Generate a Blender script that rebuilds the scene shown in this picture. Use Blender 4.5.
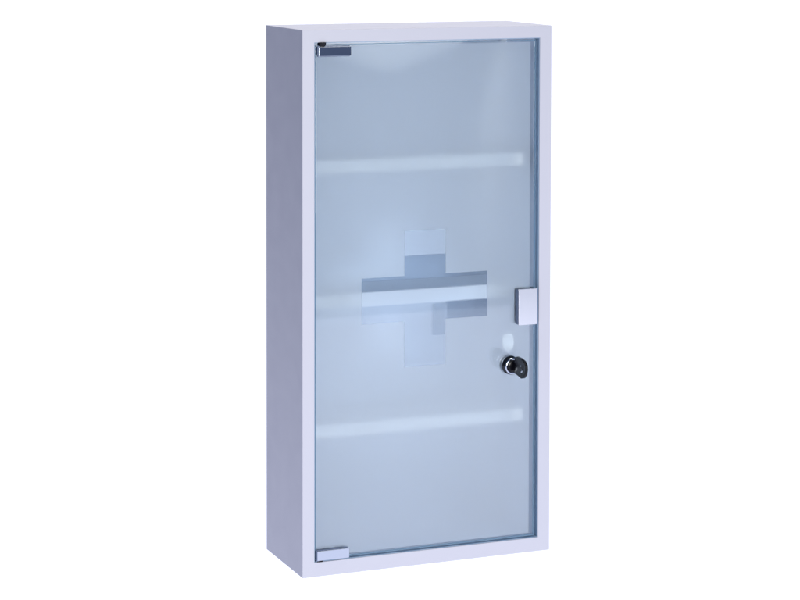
import bpy, bmesh, math
from mathutils import Vector, Matrix

S = bpy.context.scene
C = S.collection
for o in list(bpy.data.objects):
    bpy.data.objects.remove(o)

# ------------------------------------------------------------------ camera
yaw, pitch, roll = 0.3802, -0.0455, 0.0011
fwd = Vector((math.sin(yaw)*math.cos(pitch), math.cos(yaw)*math.cos(pitch), math.sin(pitch)))
rt = Vector((math.cos(yaw), -math.sin(yaw), 0))
up = rt.cross(fwd)
r2 = rt*math.cos(roll) + up*math.sin(roll)
u2 = -rt*math.sin(roll) + up*math.cos(roll)
cam = bpy.data.cameras.new('camera')
camo = bpy.data.objects.new('camera', cam)
C.objects.link(camo)
m = Matrix((r2, u2, -fwd)).transposed().to_4x4()
m.translation = Vector((-0.815, -2.238, 0.7221))
camo.matrix_world = m
cam.sensor_width = 36
cam.lens = 36*2206.4586/800
cam.shift_x = 29.4097/800
cam.shift_y = -282.4567/800
cam.clip_start = 0.05
cam.clip_end = 200
S.camera = camo

# ------------------------------------------------------------------ light
w = bpy.data.worlds.new('World')
S.world = w
w.use_nodes = True
bg = w.node_tree.nodes['Background']
bg.inputs[0].default_value = (0.32, 0.42, 0.70, 1)      # dim studio room round the glowing sweep
bg.inputs[1].default_value = 0.34

def area(name, loc, target, sx, sy, power, col):
    l = bpy.data.lights.new(name, 'AREA')
    l.shape = 'RECTANGLE'; l.size = sx; l.size_y = sy
    l.energy = power; l.color = col
    o = bpy.data.objects.new(name, l)
    C.objects.link(o)
    o.location = loc
    o.rotation_euler = (Vector(target)-Vector(loc)).to_track_quat('-Z', 'Y').to_euler()
    return o
area('softbox_front', (0.08, -2.75, 0.42), (0.15, 0, 0.10), 1.2, 0.8, 81, (0.97, 0.97, 0.93))
area('softbox_overhead', (0.3, 0.1, 2.0), (0.15, 0.05, 0.6), 1.2, 0.8, 27, (1.0, 0.95, 0.84))

S.view_settings.view_transform = 'Standard'
S.view_settings.look = 'None'
S.view_settings.exposure = 0
S.view_settings.gamma = 1
S.cycles.max_bounces = 24
S.cycles.transmission_bounces = 16
S.cycles.transparent_max_bounces = 24
S.cycles.diffuse_bounces = 8
S.cycles.glossy_bounces = 8
S.cycles.blur_glossy = 1.0
S.cycles.caustics_refractive = True
S.cycles.caustics_reflective = True
S.cycles.sample_clamp_indirect = 6
S.cycles.use_denoising = True

# ------------------------------------------------------------------ materials
def mat(name):
    m = bpy.data.materials.new(name)
    m.use_nodes = True
    nt = m.node_tree
    nt.nodes.clear()
    out = nt.nodes.new('ShaderNodeOutputMaterial')
    return m, nt, out

def principled(name, col, rough=0.5, metal=0.0, noise=0.0, nscale=40.0, bump=0.0, bscale=600.0, coat=0.0):
    m, nt, out = mat(name)
    b = nt.nodes.new('ShaderNodeBsdfPrincipled')
    b.inputs['Base Color'].default_value = (*col, 1)
    b.inputs['Roughness'].default_value = rough
    b.inputs['Metallic'].default_value = metal
    if coat:
        b.inputs['Coat Weight'].default_value = coat
        b.inputs['Coat Roughness'].default_value = 0.1
    tc = nt.nodes.new('ShaderNodeTexCoord')
    if noise:
        n = nt.nodes.new('ShaderNodeTexNoise')
        n.inputs['Scale'].default_value = nscale
        n.inputs['Detail'].default_value = 5
        nt.links.new(tc.outputs['Object'], n.inputs['Vector'])
        mr = nt.nodes.new('ShaderNodeMapRange')
        mr.inputs['To Min'].default_value = rough-noise
        mr.inputs['To Max'].default_value = rough+noise
        nt.links.new(n.outputs['Fac'], mr.inputs['Value'])
        nt.links.new(mr.outputs[0], b.inputs['Roughness'])
    if bump:
        n2 = nt.nodes.new('ShaderNodeTexNoise')
        n2.inputs['Scale'].default_value = bscale
        n2.inputs['Detail'].default_value = 3
        nt.links.new(tc.outputs['Object'], n2.inputs['Vector'])
        bp = nt.nodes.new('ShaderNodeBump')
        bp.inputs['Strength'].default_value = bump
        bp.inputs['Distance'].default_value = 0.0002
        nt.links.new(n2.outputs['Fac'], bp.inputs['Height'])
        nt.links.new(bp.outputs[0], b.inputs['Normal'])
    nt.links.new(b.outputs[0], out.inputs[0])
    return m

M_paint = principled('powder_coat', (0.40, 0.402, 0.47), 0.46, noise=0.08, bump=0.12, bscale=900)
M_inner = principled('powder_coat_inside', (0.75, 0.80, 0.89), 0.5, noise=0.05, bump=0.1)
M_chrome = principled('polished_chrome', (0.48, 0.52, 0.60), 0.06, 1.0, noise=0.02)
M_satin = principled('satin_nickel', (0.78, 0.79, 0.84), 0.24, 1.0, noise=0.012, nscale=300)
M_black = principled('black_plastic', (0.002, 0.002, 0.004), 0.18, noise=0.04, nscale=200)
M_black.node_tree.nodes['Principled BSDF'].inputs['Specular IOR Level'].default_value = 0.25
M_white = principled('white_nylon', (0.95, 0.95, 0.95), 0.4, noise=0.05)

def glass_pane():
    m, nt, out = mat('clear_glass')
    tr = nt.nodes.new('ShaderNodeBsdfTransparent'); tr.inputs[0].default_value = (0.965, 0.975, 0.985, 1)
    gl = nt.nodes.new('ShaderNodeBsdfGlossy'); gl.inputs['Roughness'].default_value = 0.03
    fr = nt.nodes.new('ShaderNodeFresnel'); fr.inputs[0].default_value = 1.5
    mx = nt.nodes.new('ShaderNodeMixShader')
    nt.links.new(fr.outputs[0], mx.inputs[0]); nt.links.new(tr.outputs[0], mx.inputs[1]); nt.links.new(gl.outputs[0], mx.inputs[2])
    nt.links.new(mx.outputs[0], out.inputs[0])
    return m
M_glass = glass_pane()

def glass_edge():
    m, nt, out = mat('glass_edge')
    d = nt.nodes.new('ShaderNodeBsdfTranslucent'); d.inputs[0].default_value = (0.40, 0.60, 0.78, 1)
    d2 = nt.nodes.new('ShaderNodeBsdfDiffuse'); d2.inputs[0].default_value = (0.30, 0.48, 0.66, 1)
    a = nt.nodes.new('ShaderNodeMixShader'); a.inputs[0].default_value = 0.5
    g = nt.nodes.new('ShaderNodeBsdfGlossy'); g.inputs['Roughness'].default_value = 0.1
    b = nt.nodes.new('ShaderNodeMixShader'); b.inputs[0].default_value = 0.15
    nt.links.new(d.outputs[0], a.inputs[1]); nt.links.new(d2.outputs[0], a.inputs[2])
    nt.links.new(a.outputs[0], b.inputs[1]); nt.links.new(g.outputs[0], b.inputs[2])
    nt.links.new(b.outputs[0], out.inputs[0])
    return m
M_edge = glass_edge()

FROST = (0.95, 0.98, 1.0)
def frost(front):
    m, nt, out = mat('frost_front' if front else 'frost_back')
    rf = nt.nodes.new('ShaderNodeBsdfRefraction')
    rf.inputs[0].default_value = (*FROST, 1)
    rf.inputs['Roughness'].default_value = 0.45
    rf.inputs['IOR'].default_value = 1.22
    if not front:
        nt.links.new(rf.outputs[0], out.inputs[0])
        return m
    tl = nt.nodes.new('ShaderNodeBsdfTranslucent'); tl.inputs[0].default_value = (0.87, 0.925, 1.0, 1)
    df = nt.nodes.new('ShaderNodeBsdfDiffuse'); df.inputs[0].default_value = (0.85, 0.91, 1.0, 1)
    a = nt.nodes.new('ShaderNodeMixShader'); a.inputs[0].default_value = 0.50
    nt.links.new(tl.outputs[0], a.inputs[1]); nt.links.new(df.outputs[0], a.inputs[2])
    b = nt.nodes.new('ShaderNodeMixShader'); b.inputs[0].default_value = 0.47
    nt.links.new(a.outputs[0], b.inputs[1]); nt.links.new(rf.outputs[0], b.inputs[2])
    nt.links.new(b.outputs[0], out.inputs[0])
    return m
M_frost = frost(True); M_frostb = frost(False)

def cross_film():
    # clear window in the frosting, with darker and paler tint patches
    m, nt, out = mat('cross_film')
    tc = nt.nodes.new('ShaderNodeTexCoord')
    sp = nt.nodes.new('ShaderNodeSeparateXYZ')
    nt.links.new(tc.outputs['Object'], sp.inputs[0])
    def ramp(sock, lo, hi):
        r = nt.nodes.new('ShaderNodeMapRange'); r.interpolation_type = 'SMOOTHSTEP'
        r.inputs['From Min'].default_value = lo; r.inputs['From Max'].default_value = hi
        nt.links.new(sock, r.inputs['Value'])
        return r.outputs[0]
    def op(kind, a, b):
        n = nt.nodes.new('ShaderNodeMath'); n.operation = kind; n.use_clamp = True
        for i, v in enumerate((a, b)):
            if isinstance(v, float): n.inputs[i].default_value = v
            else: nt.links.new(v, n.inputs[i])
        return n.outputs[0]
    def box(x0, x1, z0, z1, e=0.0012, ex=None):
        ex = ex or e
        a = op('MULTIPLY', ramp(sp.outputs[0], x0-ex, x0+ex), op('SUBTRACT', 1.0, ramp(sp.outputs[0], x1-e, x1+e)))
        b = op('MULTIPLY', ramp(sp.outputs[2], z0-e, z0+e), op('SUBTRACT', 1.0, ramp(sp.outputs[2], z1-e, z1+e)))
        return op('MULTIPLY', a, b)
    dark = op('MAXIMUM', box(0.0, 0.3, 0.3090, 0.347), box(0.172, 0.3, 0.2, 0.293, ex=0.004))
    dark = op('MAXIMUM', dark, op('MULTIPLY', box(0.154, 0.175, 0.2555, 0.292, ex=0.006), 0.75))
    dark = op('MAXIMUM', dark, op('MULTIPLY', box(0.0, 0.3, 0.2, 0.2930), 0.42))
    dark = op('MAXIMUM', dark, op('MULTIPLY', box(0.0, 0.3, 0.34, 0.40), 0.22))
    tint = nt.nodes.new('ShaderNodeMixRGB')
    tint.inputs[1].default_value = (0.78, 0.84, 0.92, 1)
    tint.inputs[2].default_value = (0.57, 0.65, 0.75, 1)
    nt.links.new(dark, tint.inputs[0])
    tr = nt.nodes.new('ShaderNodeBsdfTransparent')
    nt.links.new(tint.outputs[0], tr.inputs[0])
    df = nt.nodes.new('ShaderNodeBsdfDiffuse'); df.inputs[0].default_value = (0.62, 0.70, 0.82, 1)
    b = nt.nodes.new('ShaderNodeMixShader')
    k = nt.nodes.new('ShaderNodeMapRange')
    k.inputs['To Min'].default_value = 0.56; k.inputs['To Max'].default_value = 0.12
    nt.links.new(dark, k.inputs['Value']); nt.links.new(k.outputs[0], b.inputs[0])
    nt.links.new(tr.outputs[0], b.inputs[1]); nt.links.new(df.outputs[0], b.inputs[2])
    nt.links.new(b.outputs[0], out.inputs[0])
    return m
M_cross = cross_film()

def glow_sheet():
    m, nt, out = mat('glowing_sweep')
    e = nt.nodes.new('ShaderNodeEmission')  # added glow: keeps the ground white and lights the cabinet from below and behind
    e.inputs[0].default_value = (0.80, 0.83, 1.0, 1)
    e.inputs[1].default_value = 1.48
    nt.links.new(e.outputs[0], out.inputs[0])
    return m
M_sweep = glow_sheet()

# ------------------------------------------------------------------ helpers
def obj(name, bm, mats, parent=None, bevel=0.0, seg=2, smooth=True, label=None):
    me = bpy.data.meshes.new(name)
    bmesh.ops.recalc_face_normals(bm, faces=bm.faces)
    for f in bm.faces: f.smooth = smooth
    bm.to_mesh(me); bm.free()
    for mm in (mats if isinstance(mats, (list, tuple)) else [mats]):
        me.materials.append(mm)
    o = bpy.data.objects.new(name, me)
    C.objects.link(o)
    if parent: o.parent = parent
    if label: o['label'] = label
    if bevel:
        b = o.modifiers.new('bevel', 'BEVEL')
        b.width = bevel; b.segments = seg; b.limit_method = 'ANGLE'; b.angle_limit = math.radians(40)
        b.harden_normals = True
    return o

def box(bm, x0, x1, y0, y1, z0, z1, mi=0):
    r = bmesh.ops.create_cube(bm, size=1.0)
    for v in r['verts']:
        v.co = Vector((x0+(v.co.x+.5)*(x1-x0), y0+(v.co.y+.5)*(y1-y0), z0+(v.co.z+.5)*(z1-z0)))
    for f in {f for v in r['verts'] for f in v.link_faces}: f.material_index = mi

def cyl(bm, c, axis, r0, r1, h, n=32, mi=0):
    r = bmesh.ops.create_cone(bm, cap_ends=True, segments=n, radius1=r0, radius2=r1, depth=h)
    q = Vector((0, 0, 1)).rotation_difference(Vector(axis)).to_matrix()
    for v in r['verts']: v.co = q @ v.co + Vector(c)
    for f in {f for v in r['verts'] for f in v.link_faces}: f.material_index = mi

def lathe(bm, c, prof, n=40, mi=0):
    # prof: (radius, y) pairs round an axis parallel to y
    rings = []
    for r, y in prof:
        rings.append([bm.verts.new((c[0]+r*math.cos(2*math.pi*i/n), c[1]+y, c[2]+r*math.sin(2*math.pi*i/n))) for i in range(n)])
    for a, b in zip(rings, rings[1:]):
        for i in range(n):
            bm.faces.new((a[i], a[(i+1) % n], b[(i+1) % n], b[i])).material_index = mi
    for rg in (rings[0], rings[-1]):
        bm.faces.new(rg).material_index = mi

def slab(bm, pts, y0, y1, mf=0, mb=0, me=0):
    a = [bm.verts.new((x, y0, z)) for x, z in pts]
    b = [bm.verts.new((x, y1, z)) for x, z in pts]
    bm.faces.new(a).material_index = mf
    bm.faces.new(b[::-1]).material_index = mb
    n = len(pts)
    for i in range(n):
        bm.faces.new((a[i], b[i], b[(i+1) % n], a[(i+1) % n])).material_index = me

# ------------------------------------------------------------------ setting: added white sweep that glows as plain background and fill
bm = bmesh.new()
prof = [(-1.45, 0.0), (1.4, 0.0)]
for i in range(1, 13):
    a = i/12*math.pi/2
    prof.append((1.4+0.6*math.sin(a), 0.6-0.6*math.cos(a)))
prof.append((2.0, 2.6))
va = [bm.verts.new((-0.95, y, z)) for y, z in prof]
vb = [bm.verts.new((2.8, y, z)) for y, z in prof]
for i in range(len(prof)-1):
    bm.faces.new((va[i], vb[i], vb[i+1], va[i+1]))
sw = obj('added_glow_backdrop', bm, M_sweep)
sw.location.z = -0.0006
sw['kind'] = 'structure'

# ------------------------------------------------------------------ the cabinet
W, D, H = 0.300, 0.120, 0.600
cab = bpy.data.objects.new('medicine_cabinet', None)
C.objects.link(cab)
cab['label'] = 'tall white metal medicine cabinet with locked frosted glass door and cross emblem'
cab['category'] = 'medicine cabinet'

L, R, B, T = 0.0140, 0.2855, 0.0160, 0.5862      # the opening
t = 0.0012
ret = 0.014
bm = bmesh.new()
def ring(l, r, b, tt, y):
    return [bm.verts.new(p) for p in ((l, y, b), (r, y, b), (r, y, tt), (l, y, tt))]
rings = [ring(0, W, 0, H, D), ring(0, W, 0, H, 0), ring(L, R, B, T, 0), ring(L, R, B, T, ret),
         ring(L-t, R+t, B-t, T+t, ret), ring(L-t, R+t, B-t, T+t, t), ring(t, W-t, t, H-t, t), ring(t, W-t, t, H-t, D)]
for i in range(len(rings)):
    a, b = rings[i], rings[(i+1) % len(rings)]
    for k in range(4):
        f = bm.faces.new((a[k], a[(k+1) % 4], b[(k+1) % 4], b[k]))
        f.material_index = 1 if i in (5, 6) else 0
obj('casing', bm, [M_paint, M_inner], cab, bevel=0.0013, seg=4)
bm = bmesh.new()
box(bm, t+.0002, W-t-.0002, D-0.004, D-0.0028, t+.0002, H-t-.0002)
obj('back_panel', bm, M_inner, cab)

for zt in (0.4520, 0.3012, 0.1560):
    bm = bmesh.new()
    x0, x1, y0, y1, lip, th = 0.014, 0.2850, 0.042, 0.1155, 0.0145, 0.001
    # folded tray: closed section swept across the width
    sec = [(y0, zt-lip), (y0, zt), (y1, zt), (y1, zt-0.012), (y1-th, zt-0.012), (y1-th, zt-th), (y0+th, zt-th),
           (y0+th, zt-lip+th), (y0+.006, zt-lip+th), (y0+.006, zt-lip)]
    a = [bm.verts.new((x0, y, z)) for y, z in sec]
    b = [bm.verts.new((x1, y, z)) for y, z in sec]
    n = len(sec)
    bm.faces.new(a); bm.faces.new(b[::-1])
    for i in range(n):
        bm.faces.new((a[i], a[(i+1) % n], b[(i+1) % n], b[i]))
    obj('shelf', bm, M_white, cab, bevel=0.0005)

# ------------------------------------------------------------------ the glass door
GL, GR, GB, GT = 0.0156, 0.2815, 0.0186, 0.5838
gy0, gy1 = 0.0015, 0.0055
bm = bmesh.new()
slab(bm, [(GL, GB), (GR, GB), (GR, GT), (GL, GT)], gy0, gy1, 0, 0, 1)
door = obj('glass_door', bm, [M_glass, M_edge], cab, bevel=0.0006, seg=1, smooth=False)

fy0, fy1 = 0.0058, 0.0064
FL, FR, FB, FT = 0.0175, 0.2765, 0.0205, 0.5815
vx0, vx1, hx0, hx1 = 0.1225, 0.1725, 0.0715, 0.2235
vz0, vz1, hz0, hz1 = 0.2225, 0.3745, 0.2735, 0.3245
cross = [(vx0, vz0), (vx1, vz0), (vx1, hz0), (hx1, hz0), (hx1, hz1), (vx1, hz1), (vx1, vz1), (vx0, vz1),
         (vx0, hz1), (hx0, hz1), (hx0, hz0), (vx0, hz0)]
# the frosting is laid out as a grid with the cross left open
xs = [FL, hx0, vx0, vx1, hx1, FR]; zs = [FB, vz0, hz0, hz1, vz1, FT]
def open_cell(i, j):
    cx, cz = (xs[i]+xs[i+1])/2, (zs[j]+zs[j+1])/2
    return (vx0 < cx < vx1 and vz0 < cz < vz1) or (hx0 < cx < hx1 and hz0 < cz < hz1)
bm = bmesh.new()
g = {}
for y in (fy0, fy1):
    for i, x in enumerate(xs):
        for j, z in enumerate(zs):
            g[y, i, j] = bm.verts.new((x, y, z))
for i in range(5):
    for j in range(5):
        if open_cell(i, j): continue
        for y, mi in ((fy0, 0), (fy1, 1)):
            q = [g[y, i, j], g[y, i+1, j], g[y, i+1, j+1], g[y, i, j+1]]
            bm.faces.new(q if y == fy0 else q[::-1]).material_index = mi
bm.edges.ensure_lookup_table()
for e in [e for e in bm.edges if len(e.link_faces) == 1 and e.verts[0].co.y < fy0+1e-5]:
    a, b = e.verts
    ka = [k for k, v in g.items() if v == a][0]; kb = [k for k, v in g.items() if v == b][0]
    bm.faces.new((a, b, g[fy1, kb[1], kb[2]], g[fy1, ka[1], ka[2]])).material_index = 1
for v in [v for v in bm.verts if not v.link_faces]: bm.verts.remove(v)
obj('frosting', bm, [M_frost, M_frostb], door, smooth=False)

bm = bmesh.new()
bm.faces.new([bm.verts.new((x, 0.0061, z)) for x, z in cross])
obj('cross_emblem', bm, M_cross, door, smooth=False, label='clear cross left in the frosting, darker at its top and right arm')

# thin blue grey strip added in the opening, paints the door gap's shade
M_gap_shade = principled('gap_shade', (0.20, 0.29, 0.41), 0.45, noise=0.05)
bm = bmesh.new()
sr = []
for (i, y) in ((.0001, .0012), (.0001, .0125), (.0007, .0125), (.0007, .0012)):
    sr.append(ring(L+i, R-i, B+i, T-i, y))
for i in range(4):
    a, b = sr[i], sr[(i+1) % 4]
    for k in range(4):
        bm.faces.new((a[k], a[(k+1) % 4], b[(k+1) % 4], b[k]))
obj('gap_shade', bm, M_gap_shade, cab, smooth=False)

# hinges: chrome clamps with black pivots
def hinge(z0, z1, x0, x1, pz0, pz1, label):
    bm = bmesh.new()
    box(bm, x0, x1, -0.0022, -0.0009, z0, z1)
    box(bm, x0-.0010, x1-.0010, -0.0008, gy0-.0001, z0-.0008, z1+.0010, 2)
    box(bm, x0, x1, fy1+.0002, fy1+.0028, z0, z1)
    box(bm, x0-.0014, x0-.0004, -0.0006, fy1+.002, z0+.0006, z1-.0006, 2)
    zc = (pz0+pz1)/2
    cyl(bm, (x0+.0045, 0.0025, zc), (0, 0, 1), 0.0040, 0.0052 if z0 > .3 else 0.0040, pz1-pz0, mi=1)
    return obj('hinge', bm, [M_chrome, M_black, M_rub], door, bevel=0.0003, label=label)
M_rub = principled('dark_rubber', (0.07, 0.10, 0.18), 0.4, noise=0.05)
hinge(0.5712, 0.5814, 0.0186, 0.0558, 0.5813, 0.5861, 'dark reflecting hinge clamp at the top corner')
hinge(0.0180, 0.0285, 0.0166, 0.0540, 0.0161, 0.0179, 'pale reflecting hinge clamp at the bottom corner')

# strike plate gripping the free edge of the glass
bm = bmesh.new()
box(bm, 0.2575, 0.2805, -0.0056, -0.0040, 0.2620, 0.3030)
box(bm, 0.2568, 0.2574, -0.0050, gy0-.0002, 0.2628, 0.3022, 1)
box(bm, 0.2580, 0.2825, -0.0039, gy0-.0001, 0.2626, 0.3024, 1)
box(bm, 0.2575, 0.2835, fy1+.0003, fy1+.0018, 0.2620, 0.3030)
box(bm, 0.2818, 0.2832, gy0-.0001, fy1+.0002, 0.2624, 0.3026)
obj('strike_plate', bm, [M_satin, M_rub], door, bevel=0.0006, seg=3)

# lock
lx, lz = 0.2500, 0.2165
bm = bmesh.new()
lathe(bm, (lx, 0, lz), [(0.0108, gy0-.0002), (0.0108, -0.0010), (0.0102, -0.0022), (0.0098, -0.0065), (0.0090, -0.0078),
                        (0.0076, -0.0082), (0.0074, -0.0072), (0.0070, -0.0070)])
lock = obj('lock', bm, M_chrome, door, bevel=0.0)
bm = bmesh.new()
lathe(bm, (lx, 0, lz), [(0.0110, fy1+.0003), (0.0110, 0.0090), (0.0070, 0.0100), (0.0070, 0.0220)])
slab(bm, [(0.2512+0.0074*math.copysign(abs(math.cos(a))**0.7, math.cos(a)), 0.2415+0.0096*math.copysign(abs(math.sin(a))**0.7, math.sin(a)))
          for a in [2*math.pi*k/32 for k in range(32)]], 0.0080, 0.0105, 1, 1, 1)
box(bm, 0.2500, 0.2540, 0.0105, 0.0125, lz+.004, 0.2400, 0)
obj('lock_cam', bm, [M_satin, M_white], door, bevel=0.0006)

# ------------------------------------------------------------------ the key in the lock
key = bpy.data.objects.new('key', None)
C.objects.link(key)
key.location = (lx, -0.0072, lz)
key['label'] = 'small key with a black plastic head turned in the chrome lock on the glass door'
key['category'] = 'key'
def yz_plate(bm, pts, x0, x1, mi=0, hole=None):
    a = [bm.verts.new((x0, y, z)) for y, z in pts]
    b = [bm.verts.new((x1, y, z)) for y, z in pts]
    bm.faces.new(a).material_index = mi; bm.faces.new(b[::-1]).material_index = mi
    for i in range(len(pts)):
        j = (i+1) % len(pts)
        bm.faces.new((a[i], a[j], b[j], b[i])).material_index = mi
bm = bmesh.new()
mm = 0.001
head = [(-6.6, 11.7), (-12.6, 13.4), (-21.6, 13.2), (-30.1, 11.6), (-34.7, 8.0), (-35.8, 2.6), (-34.1, -3.3), (-29.0, -8.0), (-23.1, -9.5), (-14.1, -7.8), (-6.8, -6.9)]
yz_plate(bm, [(y*mm, z*mm) for y, z in head], -0.0017, 0.0017)
hd = obj('key_head', bm, M_black, key, bevel=0.0008, seg=3)
bm = bmesh.new()
lathe(bm, (0, 0, 0), [(0.0066, 0.0000), (0.0066, -0.0012), (0.0050, -0.0016)], mi=0)
yz_plate(bm, [(-0.0018*1, 0.0040), (-0.0071, 0.0040), (-0.0071, -0.0030), (-0.0018, -0.0040)], -0.0013, 0.0013, 0)
obj('key_shank', bm, M_black, key, bevel=0.0004)
bm = bmesh.new()
for yy, zz, rr in ((-25.6*mm, -0.5*mm, 2.2*mm), (-23.0*mm, 4.7*mm, 1.0*mm)):
    cyl(bm, (-0.0018, yy, zz), (1, 0, 0), rr, rr*.8, 0.0006, n=24)
obj('key_rivet', bm, M_chrome, key)
